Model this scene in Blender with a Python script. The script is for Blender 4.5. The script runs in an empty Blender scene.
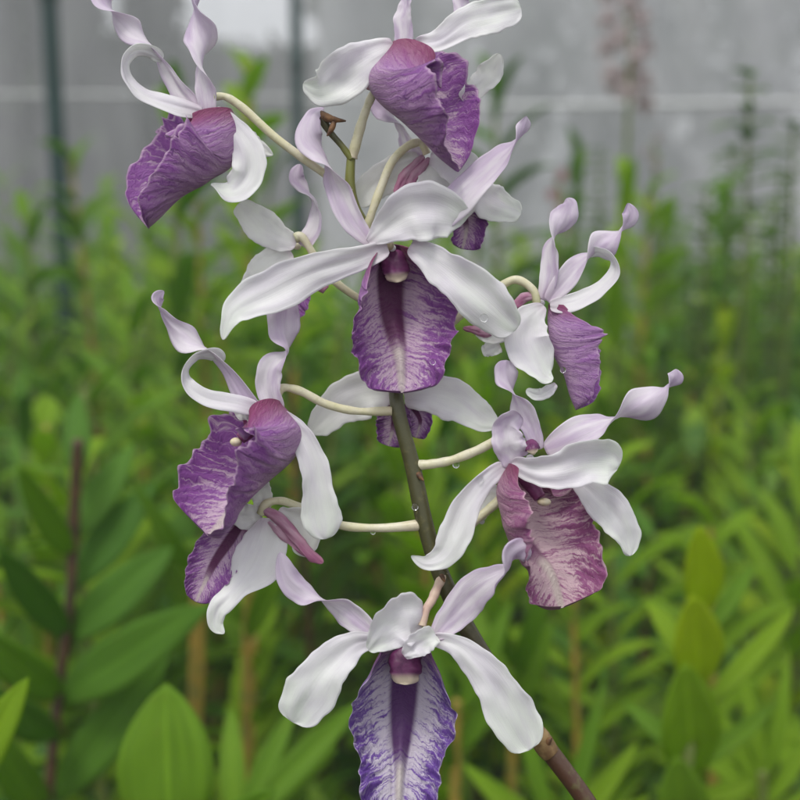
import bpy, math, random
from mathutils import Vector, noise
random.seed(7)
S = bpy.context.scene
COL = S.collection
R = math.radians
# ------------------------------------------------------------------ camera
HZ = .017
F = 1078.0; D0 = 0.35; CAMZ = 1.25; PITCH = math.atan(195/F)
cam = bpy.data.cameras.new('camera'); co = bpy.data.objects.new('camera', cam); COL.objects.link(co)
co.location = (0, 0, CAMZ); co.rotation_euler = (R(90)-PITCH, 0, 0)
cam.sensor_width = 36; cam.lens = F/800*36; cam.clip_start = 0.02; cam.clip_end = 500
cam.dof.use_dof = True; cam.dof.focus_distance = D0-0.004; cam.dof.aperture_fstop = cam.lens/6.2
S.camera = co
S.render.resolution_x = S.render.resolution_y = 1024
FW = Vector((0, math.cos(PITCH), -math.sin(PITCH))); UP = Vector((0, math.sin(PITCH), math.cos(PITCH))); RT = Vector((1, 0, 0))
CAM = Vector((0, 0, CAMZ)); PX = D0/F
def ray(x, y): return FW + RT*((x-400)/F) + UP*((400-y)/F)
def P3(x, y, d=0): return CAM + ray(x, y)*(D0-d*PX)          # picture-scale units near the spray
def atY(x, y, Y):                                             # point at world depth Y
    r = ray(x, y); return CAM + r*(Y/r.y)

# ------------------------------------------------------------------ objects
def tag(o, label=None, cat=None, group=None, kind=None):
    if label: o['label'] = label
    if cat: o['category'] = cat
    if group: o['group'] = group
    if kind: o['kind'] = kind
    return o
def empty(name, loc, rz=0, parent=None):
    o = bpy.data.objects.new(name, None); COL.objects.link(o); o.location = loc; o.rotation_euler.z = rz
    o.empty_display_size = 0.01
    if parent: o.parent = parent
    return o
def mk(name, V, Fc, mats, parent=None, origin=None, attrs=None, midx=None, smooth=True):
    """vertices are in world coordinates; origin = object location in world (parents carry translation only)"""
    org = Vector(origin) if origin is not None else Vector((0, 0, 0))
    me = bpy.data.meshes.new(name)
    me.from_pydata([tuple(Vector(v)-org) for v in V], [], Fc)
    for m in (mats if isinstance(mats, (list, tuple)) else [mats]): me.materials.append(m)
    if midx: me.polygons.foreach_set('material_index', midx)
    if smooth: me.polygons.foreach_set('use_smooth', [True]*len(Fc))
    for k, vals in (attrs or {}).items():
        a = me.attributes.new(k, 'FLOAT', 'POINT'); a.data.foreach_set('value', vals)
    me.update()
    o = bpy.data.objects.new(name, me); COL.objects.link(o)
    if parent is not None:
        o.parent = parent; o.location = org - wloc(parent)
    else: o.location = org
    return o
def wloc(o):
    l = Vector(o.location)
    while o.parent: o = o.parent; l += o.location
    return l
def cr(P, t):
    """Catmull-Rom on a list of tuples, t in 0..1"""
    n = len(P)-1; f = min(max(t*n, 0), n-1e-6); i = int(f); f -= i
    a = P[max(i-1, 0)]; b = P[i]; c = P[i+1]; d = P[min(i+2, n)]
    return [0.5*((2*q)+(-p+r)*f+(2*p-5*q+4*r-s)*f*f+(-p+3*q-3*r+s)*f**3) for p, q, r, s in zip(a, b, c, d)]
def ss(a, b, x):
    t = min(max((x-a)/(b-a), 0), 1); return t*t*(3-2*t)

# ------------------------------------------------------------------ materials
class NB:
    def __init__(s, name):
        s.m = bpy.data.materials.new(name); s.m.use_nodes = True; s.t = s.m.node_tree; s.t.nodes.clear()
        s.out = s.n('ShaderNodeOutputMaterial')
    def n(s, typ, **k):
        nd = s.t.nodes.new(typ)
        for a, b in k.items(): setattr(nd, a, b)
        return nd
    def set(s, sock, v):
        if isinstance(v, bpy.types.NodeSocket): s.t.links.new(v, sock)
        elif isinstance(v, (tuple, list)) and len(v) == 3 and sock.type == 'RGBA': sock.default_value = (*v, 1)
        else: sock.default_value = v
    def math(s, op, a, b=0.0, c=None, clamp=False):
        nd = s.n('ShaderNodeMath', operation=op, use_clamp=clamp); s.set(nd.inputs[0], a); s.set(nd.inputs[1], b)
        if c is not None: s.set(nd.inputs[2], c)
        return nd.outputs[0]
    def attr(s, name): return s.n('ShaderNodeAttribute', attribute_name=name).outputs['Fac']
    def step(s, a, b, x):
        nd = s.n('ShaderNodeMapRange', interpolation_type='SMOOTHSTEP'); s.set(nd.inputs[0], x)
        nd.inputs[1].default_value = a; nd.inputs[2].default_value = b; return nd.outputs[0]
    def mix(s, f, a, b):
        nd = s.n('ShaderNodeMix', data_type='RGBA'); s.set(nd.inputs[0], f); s.set(nd.inputs[6], a); s.set(nd.inputs[7], b)
        return nd.outputs[2]
    def xyz(s, x, y, z=0.0):
        nd = s.n('ShaderNodeCombineXYZ'); s.set(nd.inputs[0], x); s.set(nd.inputs[1], y); s.set(nd.inputs[2], z); return nd.outputs[0]
    def noise(s, vec, scale=5.0, detail=2.0, rough=0.5, dist=0.0):
        nd = s.n('ShaderNodeTexNoise')
        if vec is not None: s.set(nd.inputs['Vector'], vec)
        nd.inputs['Scale'].default_value = scale; nd.inputs['Detail'].default_value = detail
        nd.inputs['Roughness'].default_value = rough; nd.inputs['Distortion'].default_value = dist
        return nd.outputs['Fac']
    def bump(s, h, strength, dist):
        nd = s.n('ShaderNodeBump'); nd.inputs['Strength'].default_value = strength; nd.inputs['Distance'].default_value = dist
        s.set(nd.inputs['Height'], h); return nd.outputs[0]
    def surf(s, col, rough=0.5, trans=0.0, normal=None, spec=0.5, tcol=None):
        p = s.n('ShaderNodeBsdfPrincipled'); s.set(p.inputs['Base Color'], col); s.set(p.inputs['Roughness'], rough)
        p.inputs['Specular IOR Level'].default_value = spec
        if normal: s.set(p.inputs['Normal'], normal)
        if trans:
            t = s.n('ShaderNodeBsdfTranslucent'); s.set(t.inputs[0], tcol if tcol is not None else col)
            if normal: s.set(t.inputs['Normal'], normal)
            mx = s.n('ShaderNodeMixShader'); s.set(mx.inputs[0], trans)
            s.t.links.new(p.outputs[0], mx.inputs[1]); s.t.links.new(t.outputs[0], mx.inputs[2])
            s.t.links.new(mx.outputs[0], s.out.inputs[0])
        else: s.t.links.new(p.outputs[0], s.out.inputs[0])
        return s.m
def obj_coord(b): return b.n('ShaderNodeTexCoord').outputs['Object']

def petal_mat(name, base, tip, lilac, lil_amt):
    b = NB(name); u = b.attr('pu'); s_ = b.attr('ps'); sid = b.attr('seed')
    vec = b.xyz(b.math('MULTIPLY', u, 2.2), b.math('MULTIPLY', s_, 14.0), sid)
    v = b.noise(vec, 1.6, 3, .6)
    big = b.noise(b.xyz(b.math('MULTIPLY', u, 3.0), b.math('MULTIPLY', s_, 1.2), sid), 1.0, 3, .55)
    c = b.mix(b.step(.3, .95, u), base, tip)
    c = b.mix(b.math('MULTIPLY', b.step(.35, .7, big), lil_amt), c, lilac)
    c = b.mix(b.math('MULTIPLY', b.step(.50, .72, v), .13), c, tuple(x*.72 for x in lilac))
    # throatward blush at the foot of the petal
    c = b.mix(b.math('MULTIPLY', b.step(.16, .0, u), .35), c, (.55, .38, .50))
    nrm = b.bump(b.math('ADD', b.math('MULTIPLY', v, .6), b.math('MULTIPLY', b.noise(obj_coord(b), 300, 3, .6), .5)), .4, .0004)
    return b.surf(c, .38, .42, nrm, .4)
M_WHITE = petal_mat('white_sepal', (.88, .87, .87), (.86, .89, .83), (.74, .68, .78), .45)
M_LILAC = petal_mat('lilac_white_petal', (.86, .82, .85), (.77, .69, .79), (.60, .47, .65), .75)
M_BACK = petal_mat('pale_back_sepal', (.86, .86, .83), (.86, .87, .82), (.70, .66, .74), .3)

def lip_mat(name, pale, purple, deep, crimson, throat, cover=.5, outer=.55, vf=1.0):
    b = NB(name); u = b.attr('pu'); s_ = b.attr('ps'); side = b.attr('side'); sid = b.attr('seed')
    a = b.math('ABSOLUTE', s_)
    wob = b.noise(b.xyz(b.math('MULTIPLY', u, 5), b.math('MULTIPLY', s_, 4), sid), 1.3, 3, .6)
    uu = b.math('ADD', b.math('SUBTRACT', u, b.math('MULTIPLY', a, .22)), b.math('MULTIPLY', wob, .07))
    v1 = b.noise(b.xyz(b.math('MULTIPLY', uu, 52*vf), b.math('MULTIPLY', s_, 2.6), sid), 1.0, 3, .6, .7)
    v2 = b.noise(b.xyz(b.math('MULTIPLY', uu, 26), b.math('MULTIPLY', s_, 13.0), sid), 1.0, 4, .7, 1.4)
    inner_f = b.math('ADD', b.step(.12, .88, a), b.math('MULTIPLY', b.step(.25, 1.0, u), .30))
    net = b.math('ADD', b.math('MULTIPLY', v1, 1.45), b.math('MULTIPLY', v2, .55))
    fin = b.math('ADD', b.math('MULTIPLY', inner_f, .56), b.math('MULTIPLY', b.math('SUBTRACT', net, 1.0), 1.9))
    fin = b.math('ADD', fin, cover-.35)
    fin = b.step(.1, .78, fin)
    fout = b.math('ADD', outer, b.math('MULTIPLY', b.math('SUBTRACT', v1, .5), 1.5))
    fout = b.math('ADD', fout, b.math('MULTIPLY', b.step(.3, 1.0, a), .30))
    fout = b.math('MINIMUM', b.math('MAXIMUM', fout, 0.0), 1.0)
    f = b.math('ADD', b.math('MULTIPLY', fin, b.math('SUBTRACT', 1.0, side)), b.math('MULTIPLY', fout, side))
    c = b.mix(f, pale, purple)
    c = b.mix(b.math('MULTIPLY', b.step(.52, .68, v2), b.math('MULTIPLY', b.step(.2, .7, a), .7)), c, deep)
    # pale frilled rim
    c = b.mix(b.math('MULTIPLY', b.step(.965, .995, a), .55), c, pale)
    # crimson foot
    c = b.mix(b.math('MULTIPLY', b.step(.20, .01, u), .80), c, crimson)
    # dark throat stripe: pigment plus the throat's shading painted in, inner face only
    thw = b.math('ADD', a, b.math('MULTIPLY', u, .18))
    thr = b.math('MULTIPLY', b.step(.29, .20, thw), b.math('MULTIPLY', b.step(.80, .50, u), b.math('SUBTRACT', 1.0, side)))
    c = b.mix(b.math('MULTIPLY', thr, .95), c, throat)
    # pale ridge tongue after the throat
    ton = b.math('MULTIPLY', b.step(.13, .04, a), b.math('MULTIPLY', b.step(.60, .70, u), b.math('SUBTRACT', 1.0, side)))
    c = b.mix(b.math('MULTIPLY', ton, .7), c, (.66, .60, .52))
    h = b.math('ADD', v1, b.math('MULTIPLY', v2, .7))
    nrm = b.bump(h, .7, .0008)
    return b.surf(c, .40, .22, nrm, .35)
PUR = lip_mat('purple_lip', (.60, .44, .55), (.27, .085, .33), (.14, .035, .21), (.22, .02, .07), (.10, .012, .07))
VIO = lip_mat('violet_lip', (.62, .56, .64), (.17, .075, .36), (.075, .03, .20), (.16, .03, .13), (.075, .012, .11), .42, .5, 1.1)
MAU = lip_mat('mauve_lip', (.64, .46, .50), (.30, .09, .22), (.19, .045, .17), (.20, .03, .08), (.13, .016, .10), .38)
SOF = lip_mat('soft_purple_lip', (.58, .41, .55), (.27, .085, .34), (.15, .035, .22), (.22, .02, .07), (.10, .012, .07), .5, .42)

M_SPUR = petal_mat('pink_striped_spur', (.66, .44, .54), (.55, .24, .36), (.46, .16, .30), .9)
def simple(name, c1, c2, scale=80, rough=.5, trans=0.0, bump=.0003, spec=.4, lo=.35, hi=.65):
    b = NB(name); n = b.noise(obj_coord(b), scale, 4, .6)
    return b.surf(b.mix(b.step(lo, hi, n), c1, c2), rough, trans, b.bump(n, .5, bump), spec)
def ped_mat():
    b = NB('cream_stalk'); u = b.attr('pu'); n = b.noise(obj_coord(b), 130, 4, .65); n2 = b.noise(obj_coord(b), 700, 3, .6)
    c = b.mix(b.step(.3, .7, n), (.70, .66, .42), (.74, .70, .54))
    c = b.mix(b.math('MULTIPLY', b.step(.50, .72, n2), .4), c, (.50, .50, .24))
    c = b.mix(b.math('MULTIPLY', b.step(.16, .0, u), .5), c, (.34, .38, .12))
    c = b.mix(b.math('MULTIPLY', b.step(.86, 1.0, u), .35), c, (.55, .40, .26))
    return b.surf(c, .36, .2, b.bump(n2, .5, .0003), .45)
M_PED = ped_mat()
M_PEDP = simple('pinkish_stalk', (.60, .42, .34), (.66, .54, .40), 150, .42, .15)
M_MENT = simple('pink_spur', (.50, .22, .33), (.64, .42, .50), 260, .4, .15)
M_COL = simple('purple_column', (.13, .02, .08), (.22, .05, .15), 260, .4, .1)
M_CAP = simple('cream_anther', (.62, .52, .30), (.68, .60, .44), 300, .4, .1)
M_BROWN = simple('dry_bract', (.20, .10, .04), (.07, .035, .02), 400, .6)
M_WATER = NB('water'); _p = M_WATER.n('ShaderNodeBsdfGlass'); _p.inputs['IOR'].default_value = 1.33; _p.inputs['Roughness'].default_value = 0
M_WATER.t.links.new(_p.outputs[0], M_WATER.out.inputs[0]); M_WATER = M_WATER.m
def stem_mat():
    b = NB('flower_stem'); u = b.attr('pu'); n = b.noise(obj_coord(b), 300, 4, .65)
    g = b.mix(b.step(.10, .38, u), (.16, .17, .035), (.060, .058, .020))
    g = b.mix(b.step(.62, .86, u), g, (.075, .035, .020))
    sp = b.math('MULTIPLY', b.step(.52, .66, n), .6)
    g = b.mix(sp, g, (.11, .10, .035))
    return b.surf(g, .38, 0, b.bump(n, .5, .0004), .5)
M_STEM = stem_mat()

# ------------------------------------------------------------------ ribbon builder (petals, sepals, lips)
def px2w(p): return P3(p.x, -p.y, p.z)
SEED = [0]
def ribbon(name, ctl, mat, parent, thick=1.1, nu=56, nv=18, cup=.35, ruffle=0., rk=3.0, ridges=0., flat=1., asym=1., aur=0., origin=None, label=None, tipr=.10, lip=False, keel=0.):
    """ctl rows: x, y, depth, half width, roll degrees [, cup].  Units are the spray's own (about 0.32 mm)."""
    SEED[0] += 1; sd = SEED[0]*3.71
    C = [tuple(c) if len(c) == 6 else tuple(c)+(cup,) for c in ctl]
    C = [(c[0], -c[1], c[2], c[3], c[4], c[5]) for c in C]
    rows = []; N_ = []
    for i in range(nu+1):
        t = i/nu
        a = cr(C, t); b = cr(C, min(t+.01, 1)); z = cr(C, max(t-.01, 0))
        p = Vector(a[:3]); T = (Vector(b[:3])-Vector(z[:3])).normalized()
        W0 = T.cross(Vector((0, 0, 1)))
        if W0.length < .05: W0 = Vector((1, 0, 0))
        W0.normalize(); N0 = W0.cross(T); r = R(a[4])+(0 if lip else .38*noise.noise(Vector((t*3.2, sd, 2)))*ss(0, .2, t))
        W = W0*math.cos(r)+N0*math.sin(r); Nn = N0*math.cos(r)-W0*math.sin(r)
        w = max(a[3], .3)
        # rounded tip
        if t > 1-tipr: w *= math.sqrt(max(1-((t-1+tipr)/tipr)**2, .004))
        if not lip and t < .08: w *= .55+.45*math.sqrt(1-(1-t/.08)**2)
        rows.append((p, T, W, Nn, w, a[5], t))
    front = []; back = []; pu = []; ps = []
    for (p, T, W, Nn, w, c, t) in rows:
        for j in range(nv+1):
            s = -1+2*j/nv; A = abs(s)
            edge = 1+(.20*noise.noise(Vector((t*4.2, (1 if s > 0 else -1)*3, sd)))+.09*noise.noise(Vector((t*13, (1 if s > 0 else -1)*3, sd))))*A*(.3 if lip else 1)
            if s > 0: edge *= asym
            if lip: edge += A**4*.035*math.sin(t*46+sd+s)
            ws = w*edge; cc = max(c, .001) if c >= 0 else min(c, -.001); Rr = ws/cc
            q = p + W*(Rr*math.sin(cc*s)*flat) + Nn*(Rr*(1-math.cos(cc*s)))
            if aur: q = q-T*(aur*(A**1.6*(1-.35*A**8)+.24*math.sin(math.pi*A))*(1-ss(0, .45, t)))
            amp = w*(.07 if lip else .21)*noise.noise(Vector((t*3.5, s*1.5, sd+9)))+(.7 if lip else 2.6)*A**2*noise.noise(Vector((t*8, s*2, sd)))
            if ruffle:
                ph = t-.16*A
                f = ss(.35, 1, A)*ss(.0, .45, t)
                amp += ruffle*f*(math.sin(ph*2*math.pi*rk+(1.3 if s > 0 else 0)+sd)+.5*math.sin(ph*2*math.pi*rk*2.37+s*2+sd))
            if ridges:
                cor = t-.30*A; amp += ridges*.55*ss(.45, .95, A)*ss(.3, .55, t)*math.sin(2*math.pi*(cor*21)+3*noise.noise(Vector((t*5, s*2, sd))))
                ph = t-.22*A+.02*noise.noise(Vector((t*5, s*3, sd)))
                amp += ridges*ss(.15, .6, A)*ss(.08, .4, t)*noise.noise(Vector((ph*34, s*1.5, sd)))*.9
            if keel: amp += keel*math.exp(-(s/.07)**2)*ss(.35, .55, t)*ss(1., .8, t)-keel*.6*(math.exp(-((A-.15)/.05)**2))*ss(.2, .5, t)*ss(1., .8, t)
            if not lip: amp -= .8*math.exp(-(s/.12)**2)*ss(0, .2, t)*ss(1, .7, t)*.8
            q = q+Nn*amp
            th = thick*.5*(1-.75*A**6)
            ndir = (Nn*math.cos(cc*s)-W*math.sin(cc*s))
            front.append(px2w(q+ndir*th)); back.append(px2w(q-ndir*th)); pu.append(t); ps.append(s)
    n = len(front); V = front+back; Fc = []; m = nv+1
    for i in range(nu):
        for j in range(nv):
            a = i*m+j; Fc.append((a, a+1, a+m+1, a+m)); Fc.append((n+a, n+a+m, n+a+m+1, n+a+1))
        a = i*m; Fc.append((a, a+m, n+a+m, n+a)); a = i*m+nv; Fc.append((a, n+a, n+a+m, a+m))
    for j in range(nv):
        Fc.append((j, n+j, n+j+1, j+1)); a = nu*m+j; Fc.append((a, a+1, n+a+1, n+a))
    o = mk(name, V, Fc, mat, parent, origin if origin is not None else front[nv//2],
           dict(pu=pu+pu, ps=ps+ps, side=[0.]*n+[1.]*n, seed=[sd]*(2*n)))
    if label: o['label'] = label
    return o
def tube_w(pts, nseg=40, sides=14, cap=True, lump=0., seed=0):
    """pts: (world Vector, radius) control list -> verts, faces, u"""
    C = [(*p, r) for p, r in pts]; V = []; U = []; Fc = []
    prev = None
    for i in range(nseg+1):
        t = i/nseg; a = cr(C, t); b = cr(C, min(t+.01, 1)); z = cr(C, max(t-.01, 0))
        T = (Vector(b[:3])-Vector(z[:3])).normalized()
        if prev is None: X = T.orthogonal().normalized()
        else: X = (prev-T*prev.dot(T)).normalized()
        prev = X; Y = T.cross(X); r = a[3]
        if lump: r *= 1+lump*noise.noise(Vector((t*9, seed, 1)))
        for k in range(sides):
            an = 2*math.pi*k/sides; V.append(Vector(a[:3])+X*(r*math.cos(an))+Y*(r*math.sin(an))); U.append(t)
    for i in range(nseg):
        for k in range(sides):
            a = i*sides+k; b = i*sides+(k+1) % sides; Fc.append((a, b, b+sides, a+sides))
    if cap:
        Fc.append(tuple(range(sides))[::-1]); Fc.append(tuple(nseg*sides+k for k in range(sides)))
    return V, Fc, U
def tubepx(name, pts, mat, parent, nseg=36, sides=14, lump=.12, origin=None):
    V, Fc, U = tube_w([(P3(x, y, d), r*PX) for x, y, d, r in pts], nseg, sides, True, lump, pts[0][0])
    return mk(name, V, Fc, mat, parent, origin if origin is not None else V[0], dict(pu=U))
def blob(center, rx, ry, rz, axes=None, n=14):
    V = []; Fc = []; ax = axes or (RT, UP, -FW)
    for i in range(n+1):
        th = math.pi*i/n
        for k in range(n):
            ph = 2*math.pi*k/n
            V.append(center+ax[0]*(rx*math.sin(th)*math.cos(ph))+ax[1]*(ry*math.cos(th))+ax[2]*(rz*math.sin(th)*math.sin(ph)))
    for i in range(n):
        for k in range(n):
            a = i*n+k; b = i*n+(k+1) % n; Fc.append((a, b, b+n, a+n))
    return V, Fc
#FLOWERS
spray = empty('orchid_spray', P3(640, 870, -10))
tag(spray, 'purple and white orchid spray with twisted petals in sharp focus before green leaves', 'orchid')
STEM = [(351,158,-6,4.5),(350,185,-6,5.5),(354,208,-12,6.5),(366,232,-24,6),(380,290,-46,6.5),(392,350,-36,7),(395,384,-18,7),(399,415,-10,7.5),(413,468,-8,8),(424,520,-6,8.5),(440,572,-6,9),(470,634,-8,9),(512,700,-10,9.2),(544,744,-10,10),(580,792,-10,9.5),(612,840,-10,9.5),(640,870,-10,9.5)]
tubepx('stem', STEM, M_STEM, spray, 120, 18, .10)
# ring-like node scars with small dry bracts
def bract(x, y, d, ang, L=12, r=4):
    c = Vector((math.cos(R(ang)), -math.sin(R(ang))))
    pts = [(x, y, d, r), (x+c.x*L*.5, y+c.y*L*.5, d+4, r*.8), (x+c.x*L, y+c.y*L, d+6, .5)]
    return tubepx('bract', pts, M_BROWN, spray, 10, 8)
tubepx('node', [(535,731,-9,9.8),(541,740,-9,11),(547,749,-9,10.6),(551,754,-9,9.6)], simple('ochre_node', (.15,.085,.035), (.26,.17,.07), 300), spray, 14, 16)
bract(546,744,-4,48,9,4); bract(418,474,-2,-50,9,3); bract(441,575,0,-60,8,3)

def flower(hub, hubr=4, mat=None):
    hub = (hub[0], hub[1], hub[2]-15); hubr = min(hubr, 4.5)
    V, Fc = blob(P3(*hub), hubr*PX, hubr*PX*.9, hubr*PX)
    o = mk('flower', V, Fc, mat or M_WHITE, spray, P3(*hub), dict(pu=[.3]*len(V), ps=[0.]*len(V), seed=[hub[0]]*len(V)))
    return o
def pedicel(fl, pts, mat=M_PED):
    pts = [(x, y, d, r*(.84 if 0 < k < len(pts)-1 else .96)) for k, (x, y, d, r) in enumerate(pts)]
    return tubepx('pedicel', pts, mat, fl, 48, 16, .22)
def column_mat():
    b = NB('column_hood'); u = b.attr('pu'); n = b.noise(obj_coord(b), 260, 4, .6)
    c = b.mix(b.step(.35, .65, n), (.095, .016, .075), (.18, .04, .13))
    c = b.mix(b.step(.62, .86, u), c, (.66, .55, .42))
    return b.surf(c, .42, .1, b.bump(n, .5, .0004), .4)
M_HOOD = column_mat()
def column(fl, x, y, d, w, h, dx=0, cap=True):
    ribbon('column', [(x, y, d-10, w*1.5, 0), (x+dx*.3, y+h*.4, d, w*1.6, 0), (x+dx*.7, y+h*.75, d+4, w*1.5, 0), (x+dx, y+h*1.08, d+2, w*1.1, 0)], M_HOOD, fl, thick=2.2, nu=24, nv=20, cup=-1.0, tipr=.08)
    if cap:
        V, Fc = blob(P3(x+dx, y+h*.98, d-1), w*.62*PX, 3.2*PX, 4*PX)
        mk('anther_cap', V, Fc, M_CAP, fl, P3(x+dx, y+h, d))
def pet(fl, ctl, mat=M_LILAC, name='petal', **k): return ribbon(name, ctl, mat, fl, **k)
def sep(fl, ctl, mat=M_WHITE, name='sepal', **k): return ribbon(name, ctl, mat, fl, **k)
def lip(fl, ctl, mat, **k):
    a = dict(thick=1.2, nu=150, nv=64, ruffle=2.6, rk=5.0, ridges=1.8, lip=True, tipr=.10); a.update(k)
    return ribbon('lip', ctl, mat, fl, **a)

# F1 top left
f = flower((208, 112, 0)); f['label'] = 'top left flower, its purple lip seen from the side'
pedicel(f, [(214,97,-2,4.2),(226,97,-4,4.6),(244,109,-6,5),(276,138,-8,5),(318,169,-8,5),(352,192,-6,5)])
pet(f, [(206,112,-3,9,8),(206,92,-2,11,25),(201,66,0,12,92),(201,38,0,17,165),(195,8,0,12,262),(192,-22,0,10,340)])
pet(f, [(196,108,-5,8,0),(180,92,-6,11,25),(165,66,-8,10,55),(150,46,-8,10,97),(131,31,-5,14,178),(113,12,-3,10,262),(103,-2,0,12,330),(94,-24,0,8,352)])
sep(f, [(202,112,0,7,0),(176,106,6,10,-25),(146,96,10,9,-38),(128,80,12,8,-46),(125,62,11,8,-48),(136,50,6,8,-45),(152,52,-2,8,-30),(162,60,-8,6,0)], nu=70, cup=.2)
sep(f, [(214,110,-3,7,0),(231,126,0,12,10),(247,150,2,16,15),(247,176,5,18,5),(230,192,8,13,-25),(211,184,10,4,-60)])
sep(f, [(225,118,-8,6,0),(244,138,-12,11,0),(258,148,-12,9,0),(273,155,-10,2,0)], M_BACK)
lip(f, [(232, 110, -10, 66, -86, 1.5), (238, 134, -8, 104, -88, 1.6), (231, 166, -8, 108, -86, 1.6), (206, 184, -6, 100, -82, 1.6), (178, 200, -4, 76, -78, 1.5), (148, 228, 0, 46, -72, 1.4)], PUR, flat=.55, asym=1.12, aur=8, tipr=.06)

# F2 top centre
f = flower((404, 46, 16)); f['label'] = 'topmost central flower with two purple lip lobes hanging down'
pedicel(f, [(381,88,8,5),(372,96,6,5),(362,122,0,5.5),(352,158,-6,6)])
pet(f, [(404,48,14,9,0),(404,20,14,10,20),(407,0,14,9,60),(407,-20,14,10,110)])
pet(f, [(470,30,2,7,0),(462,8,2,9,20),(458,-18,2,9,60)])
sep(f, [(416,44,16,7,0),(440,40,20,12,5),(466,22,20,17,10),(494,14,17,19,0),(521,8,14,14,0)])
sep(f, [(394,46,16,10,0),(370,56,20,18,0),(345,72,22,26,10),(322,88,20,20,15),(303,84,16,5,20)])
sep(f, [(462,100,-6,8,0),(478,86,-8,12,0),(491,72,-8,13,10),(500,54,-8,4,20)], M_BACK)
lip(f, [(390, 42, 10, 66, 86, 1.5), (371, 72, 10, 108, 86, 1.6), (382, 100, 8, 114, 78, 1.55), (410, 124, 8, 108, 66, 1.5), (438, 150, 10, 78, 54, 1.4), (460, 170, 16, 26, 44, 1.1)], PUR, flat=.66, asym=1.12, aur=23)
tubepx('spur', [(392,70,8,8),(376,84,6,6),(366,86,5,3.5)], M_MENT, f, 14)

# small dried tip of the spray
tubepx('stem_tip', [(352,160,-4,3.6),(342,146,-2,3.2),(330,132,0,3.6),(322,118,2,4.6),(320,112,3,2.4)], M_STEM, spray, 20)
tubepx('dry_bud', [(321,113,4,3),(328,118,8,4.2),(337,120,9,2.6),(346,121,9,.8)], M_BROWN, spray, 14)
tubepx('dry_bud', [(334,121,8,2.6),(332,128,9,3),(327,136,9,.8)], M_BROWN, spray, 12)

# F9 behind, upper right of stem
f = flower((430, 168, -26)); f['label'] = 'back-turned flower behind the upper stem, pink spur showing'
pedicel(f, [(364,236,-12,5),(372,212,-12,5),(380,190,-14,5.2),(392,162,-16,5.2),(408,146,-16,5),(421,143,-17,5),(427,154,-20,4.5)])
for k, (a, b) in enumerate([((424,156),(396,194)),((430,158),(406,198))]):
    ribbon('spur', [(a[0],a[1],-20,4,0),((a[0]+b[0])/2-3,(a[1]+b[1])/2,-15,7,20),(b[0],b[1],-13,5,10)], M_SPUR, f, nu=30, cup=-1.3)
sep(f, [(420,160,-22,8,0),(398,168,-24,15,0),(372,186,-24,16,0),(358,206,-24,8,0)], M_BACK)
sep(f, [(432,158,-24,14,0),(440,178,-20,24,0),(446,205,-18,28,0),(446,228,-18,14,0)], M_BACK)
sep(f, [(430,158,-20,8,0),(448,162,-16,17,0),(466,172,-14,18,0),(480,186,-16,10,0)])
sep(f, [(446,180,-26,10,0),(474,192,-24,15,0),(496,205,-22,18,0),(521,214,-20,9,0)])
pet(f, [(420,158,-26,8,0),(408,146,-28,10,40),(402,128,-30,11,80),(388,112,-30,12,140),(372,98,-30,9,190)])
lip(f, [(448,190,-34,18,20,.9),(460,208,-34,24,20,1.0),(466,228,-34,22,20,1.0),(462,249,-32,16,20,.8)], PUR, nu=80, nv=40)

# F12 behind, left of the stem
f = flower((297, 246, -34), 6, M_PED); f['label'] = 'small back-turned flower half hidden behind the central flower'
pedicel(f, [(296,238,-32,5.4),(303,238,-31,5),(322,268,-36,4.5),(338,284,-36,4.6),(362,300,-44,4.6),(382,306,-46,4.6)])
pet(f, [(302,246,-36,8,0),(314,228,-36,10,20),(316,206,-36,9,75),(308,192,-34,9,110),(297,178,-34,9,170),(300,164,-34,4,190)])
sep(f, [(296,244,-34,8,0),(276,236,-34,16,0),(256,222,-34,17,0),(238,204,-34,10,0)], M_BACK)
sep(f, [(290,250,-36,10,0),(272,262,-38,14,0),(256,276,-38,12,0),(242,290,-38,4,0)], M_BACK)
tubepx('spur', [(300,258,-32,6),(312,278,-34,7),(326,290,-36,5)], M_MENT, f, 14)
lip(f, [(292,262,-42,10,0,.8),(290,285,-42,24,0,.9),(284,306,-42,26,0,.9),(280,320,-42,14,0,.8)], PUR, nu=80, nv=40)

# F3 centre
f = flower((392, 248, 22)); f['label'] = 'central flower facing the viewer with a broad frilled lip'
pedicel(f, [(372,236,-12,5),(380,240,0,5),(390,246,14,5)])
pet(f, [(372,244,18,5,0),(354,222,14,12,10),(338,190,10,15,20),(326,162,8,15,85),(309,138,8,15,165),(312,116,6,9,200),(324,108,4,4,220)])
pet(f, [(412,240,18,8,0),(444,214,16,16,10),(474,184,14,18,20),(500,158,12,14,30),(516,142,12,9,85),(524,128,12,9,150),(526,116,12,3,170)])
sep(f, [(368,242,24,5,0,.1),(384,230,28,16,0,.4),(408,214,30,29,-8,.5),(434,212,28,30,-5,.5),(454,218,22,20,0,.4),(462,224,16,8,0,.3)])
sep(f, [(388,248,22,9,0),(352,260,24,14,5),(312,272,26,20,15),(272,292,26,23,0),(240,308,26,17,-15),(229,322,26,9,-20),(223,340,24,3,-30)])
sep(f, [(410,246,22,8,0),(436,262,26,18,0),(462,282,28,24,-5),(492,308,26,24,-10),(516,330,22,15,-10)])
lip(f, [(392, 244, 2, 32, 14, 1.6), (389, 274, -12, 72, 20, 1.7), (392, 308, -14, 78, 18, 1.55), (397, 342, -8, 70, 14, 1.2), (400, 366, 0, 54, 8, .95), (402, 393, 8, 36, 4, .6)], PUR, keel=4.0, ruffle=4.4, ridges=3.0, tipr=.06)
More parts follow.
